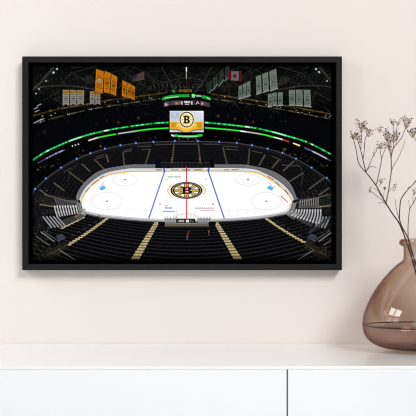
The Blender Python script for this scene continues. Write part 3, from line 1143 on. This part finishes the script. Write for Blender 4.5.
bm = bmesh.new()
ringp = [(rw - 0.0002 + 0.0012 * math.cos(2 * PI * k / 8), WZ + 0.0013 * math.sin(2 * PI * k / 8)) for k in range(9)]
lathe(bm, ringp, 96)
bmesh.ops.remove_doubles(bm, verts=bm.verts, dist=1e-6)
obj('meniscus_dark_line', bm, mat('painted_refraction_dark', rgb(26, 20, 21), 0.4), wat, True)  # opaque ring coloured dark to imitate the refraction line at the water's edge

# ------------------------------------------------------------------ dried stems
m_stem = add_noise(mat('dried_stem', rgb(92, 84, 70), 0.8, 0.2), 60, rgb(54, 46, 39), rgb(80, 70, 60))
m_pale = add_noise(mat('dried_stem_pale', rgb(140, 130, 112), 0.8, 0.2), 60, rgb(104, 95, 86), rgb(138, 128, 116))
m_head = add_noise(mat('dried_flower', rgb(98, 84, 62), 0.9, 0.1), 200, rgb(150, 132, 112), rgb(186, 168, 148))
m_bud = mat('dried_bud', rgb(52, 42, 36), 0.8, 0.2)
NECK = VD


def branch(bm, pts, r0, r1, d0, d1):
    """pts are photo pixels, d0..d1 the distance from the wall along the branch"""
    n = len(pts)
    v3 = [P(x, y, d0 + (d1 - d0) * i / (n - 1)) for i, (x, y) in enumerate(pts)]
    rr_ = [r0 + (r1 - r0) * i / (n - 1) for i in range(n)]
    p_, r_ = smooth_path(v3, rr_, 5)
    tube(bm, p_, r_, 6)


def bud(bm, c, r):
    m_ = Matrix.Translation(c) @ Matrix.Rotation(random.uniform(0, PI), 4, 'Y') @ Matrix.Diagonal((r * random.uniform(1, 1.7), r * random.uniform(.8, 1.1), r * random.uniform(.8, 1.2), 1))
    g = bmesh.ops.create_icosphere(bm, subdivisions=1, radius=1, matrix=m_)
    if random.random() < 0.6:
        for f in {f for v in g['verts'] for f in v.link_faces}:
            f.material_index = 1


def umbel(foot, spans, d, parent, inv_, n=14, br=0.0016):
    """a flower head: thin stalks fanning from the foot pixel into a flat cluster of buds.
    spans: (x0, x1, y_top_left, y_top_right)"""
    bm = bmesh.new()
    n = max(4, int(n * .72))
    f = P(foot[0], foot[1] + 3.0, d)
    x0, x1, ya, yb = spans
    for k in range(n):
        t = (k + .5) / n
        px_ = x0 + (x1 - x0) * t + random.uniform(-.5, .5)
        py_ = ya + (yb - ya) * t + random.choice([random.uniform(-1.6, .6), random.uniform(-1, 1.5), random.uniform(0, 3.4)])
        dd = d + random.uniform(-1, 1) * (x1 - x0) * .5 * WPX
        c = P(px_, py_, dd)
        mid = f.lerp(c, .55) + Vector((random.uniform(-.001, .001), 0, -0.0015))
        p_, r_ = smooth_path([f, mid, c], [.00055, .00045, .0004], 3)
        tube(bm, p_, r_, 5)
        for q in range(random.randint(1, 2)):
            bud(bm, c + Vector((random.uniform(-.003, .003), random.uniform(-.003, .003), random.uniform(-.002, .003))), br * random.uniform(.5, 1.0))
    o = obj('flower_head', bm, m_head, None)
    o.data.materials.append(m_bud)
    o.parent = parent
    o.matrix_parent_inverse = inv_
    return o


def stem_thing(label, base):
    t = thing('dried_flower_stem', label, 'dried flower', base, 'dried stems in the vase')
    return t, Matrix.Translation(-Vector(base))


def stem_part(name, bm, m, t, inv_):
    o = obj(name, bm, m, None, True)
    o.parent = t
    o.matrix_parent_inverse = inv_
    return o


# A: the tall stem leaning left
baseA = P(437, 343, NECK)
tA, iA = stem_thing('tall dark dried stem leaning left beside the picture frame with many small flower heads', baseA)
bm = bmesh.new()
branch(bm, [(437, 343), (424, 300), (411, 256), (405.2, 238), (399.2, 223.3), (392.7, 214), (385.5, 202.6), (376.8, 186.7), (371, 178.6), (365.9, 172.2)],
       .0017, .0011, NECK, .10)
branch(bm, [(365.9, 172.2), (361.6, 167.7), (358, 161), (356.2, 150), (353.4, 139), (351.8, 134)], .0011, .0006, .10, .09)
branch(bm, [(365.9, 172.2), (362.9, 159.5), (360.7, 150), (358, 141), (356.4, 134)], .0011, .0006, .10, .10)
branch(bm, [(363, 160), (364.2, 150), (364.8, 141), (366.8, 135.4), (370.5, 131)], .0008, .0006, .10, .115)
branch(bm, [(360.7, 150), (361.5, 136), (361, 124)], .0007, .0005, .10, .10)
branch(bm, [(366.4, 171.5), (371, 161), (374, 153)], .0007, .0005, .10, .12)
branch(bm, [(367.2, 170), (370, 167), (373, 166.3), (376.6, 168)], .0006, .0004, .10, .13)
branch(bm, [(385.5, 202.6), (379, 197.6), (372, 192), (368, 189.5)], .0007, .0004, .125, .12)
branch(bm, [(387.5, 205.5), (382, 202), (378.4, 203.5)], .0006, .0004, .126, .12)
branch(bm, [(381, 196), (377, 190), (374, 188)], .0006, .0004, .12, .13)
stem_part('stem', bm, m_stem, tA, iA)
bm = bmesh.new()
branch(bm, [(386, 203), (387.6, 195.5), (389.4, 185), (391.4, 170), (391.2, 158.2), (392.6, 151), (395, 146), (401.5, 137.8), (406, 127)], .0014, .0008, .127, .14)
branch(bm, [(391.2, 159), (390, 152), (388.4, 145), (386.5, 137)], .0011, .0006, .135, .13)
branch(bm, [(392.6, 151), (393.6, 144), (394, 136)], .001, .0006, .135, .14)
branch(bm, [(393.6, 142), (393.8, 130), (392.4, 121)], .0007, .0005, .138, .14)
branch(bm, [(396, 144), (396.4, 132), (397.6, 122)], .0007, .0005, .138, .15)
branch(bm, [(386.5, 137), (383, 132), (380, 129)], .0006, .0004, .13, .12)
branch(bm, [(391.3, 171), (394, 165), (397.8, 159), (401, 151.6), (404.2, 143.4), (403.6, 139)], .0008, .0004, .133, .15)
branch(bm, [(376.6, 184.5), (379.6, 170), (381.4, 160), (380.5, 153), (379.6, 146)], .0011, .0006, .115, .11)
branch(bm, [(381.4, 160), (384, 152), (387, 146)], .0008, .0005, .112, .12)
branch(bm, [(388.2, 193), (391.5, 188.5), (395, 187)], .0006, .0004, .128, .135)
branch(bm, [(379.4, 186), (380.5, 182), (381.5, 179.5)], .0006, .0004, .118, .12)
branch(bm, [(383.5, 199), (384, 192), (384.4, 186.5)], .0006, .0004, .124, .12)
stem_part('side_branch', bm, m_pale, tA, iA)
for foot, sp_, d, n, br in (
        ((352, 136), (350.6, 359.6, 132.8, 133.8), .09, 17, .0016), ((357, 137), (352, 362, 134.5, 137), .10, 10, .0012),
        ((361, 126), (354.6, 367.4, 120.6, 123.4), .10, 22, .0015), ((361, 130), (357, 366, 126, 128), .105, 12, .0013),
        ((368, 134), (363.6, 373, 126.6, 130.6), .112, 22, .0017), ((360, 140), (356, 363, 136, 139), .098, 9, .0012),
        ((373.6, 154), (373, 377.6, 151.6, 146.6), .12, 10, .0013), ((380, 146), (376.6, 388, 141.6, 143.6), .11, 18, .0015),
        ((386.5, 138), (383, 390, 133.6, 134), .13, 16, .0016), ((393.6, 140), (388.6, 398, 134.4, 134.8), .137, 20, .0016),
        ((388.4, 147), (386, 392, 139, 141), .13, 14, .0015), ((391, 152), (387, 392, 145, 148), .132, 10, .0013),
        ((380, 130), (376.8, 381.4, 127.6, 126.4), .12, 9, .0013), ((386, 133), (385.4, 388, 129.4, 128.8), .13, 5, .0012),
        ((392.6, 122), (389, 395.6, 119.6, 120), .14, 10, .0014), ((397.6, 123), (395.4, 402, 120.8, 119.6), .15, 9, .0013),
        ((406, 126), (402.6, 412, 117.8, 121), .14, 24, .0017), ((395, 187), (391.6, 397, 187, 186.4), .135, 6, .0015),
        ((381.5, 181), (378.4, 383.6, 181, 178), .12, 8, .0014), ((384.4, 187), (383, 386, 187, 185.4), .12, 5, .0014),
        ((370, 190), (368.6, 372, 189, 186.6), .12, 5, .0013), ((397, 138), (394, 400, 131, 133), .14, 10, .0013)):
    umbel(foot, sp_, d, tA, iA, n, br)

# B: stem leaning right, out of the picture
baseB = P(441, 342, NECK + .006)
tB, iB = stem_thing('dark dried stem forking right behind the tall leaning one at the vase rim', baseB)
bm = bmesh.new()
branch(bm, [(441, 342), (428, 300), (414, 258), (408, 238), (402.5, 228), (399.6, 219), (400, 206), (401.4, 198.6), (407.8, 189.6), (414.3, 183), (421, 172), (428, 158)],
       .0014, .0008, NECK + .006, .20)
branch(bm, [(399.8, 221), (397, 211.7), (394.9, 198.8)], .0007, .0004, NECK + .012, .16)
branch(bm, [(409, 188.5), (410, 187.4), (407, 187.6)], .0006, .0004, .18, .18)
branch(bm, [(421, 172), (428, 170), (434, 166)], .0008, .0005, .19, .2)
stem_part('stem', bm, m_stem, tB, iB)
umbel((428, 158), (420, 436, 152, 152), .2, tB, iB, 18, .0016)
umbel((434, 166), (430, 441, 161, 162), .2, tB, iB, 14, .0016)

# C: thin straight stem at the right
baseC = P(446, 343, NECK)
tC, iC = stem_thing('thin pale upright dried stem nearest the right edge, with a dark flower head', baseC)
bm = bmesh.new()
branch(bm, [(446, 343), (430, 300), (414, 262), (408.2, 236), (409.3, 211.7), (411.5, 206), (415, 199.6), (420, 186), (421, 165), (419, 150), (416, 141), (412.6, 134)],
       .0012, .0007, NECK, .16)
branch(bm, [(409.6, 211), (409.2, 205), (408.6, 200)], .0006, .0004, .155, .16)
branch(bm, [(413, 203), (413, 196), (414.5, 190)], .0006, .0004, .157, .16)
branch(bm, [(419, 150), (423, 143), (424, 136)], .0007, .0005, .16, .16)
stem_part('stem', bm, m_pale, tC, iC)
umbel((412.6, 135), (407.6, 418, 130.4, 129), .16, tC, iC, 24, .0018)
umbel((424, 137), (419, 430, 130, 131), .16, tC, iC, 16, .0017)
umbel((414.5, 192), (411.6, 417, 190.6, 188), .16, tC, iC, 7, .0013)
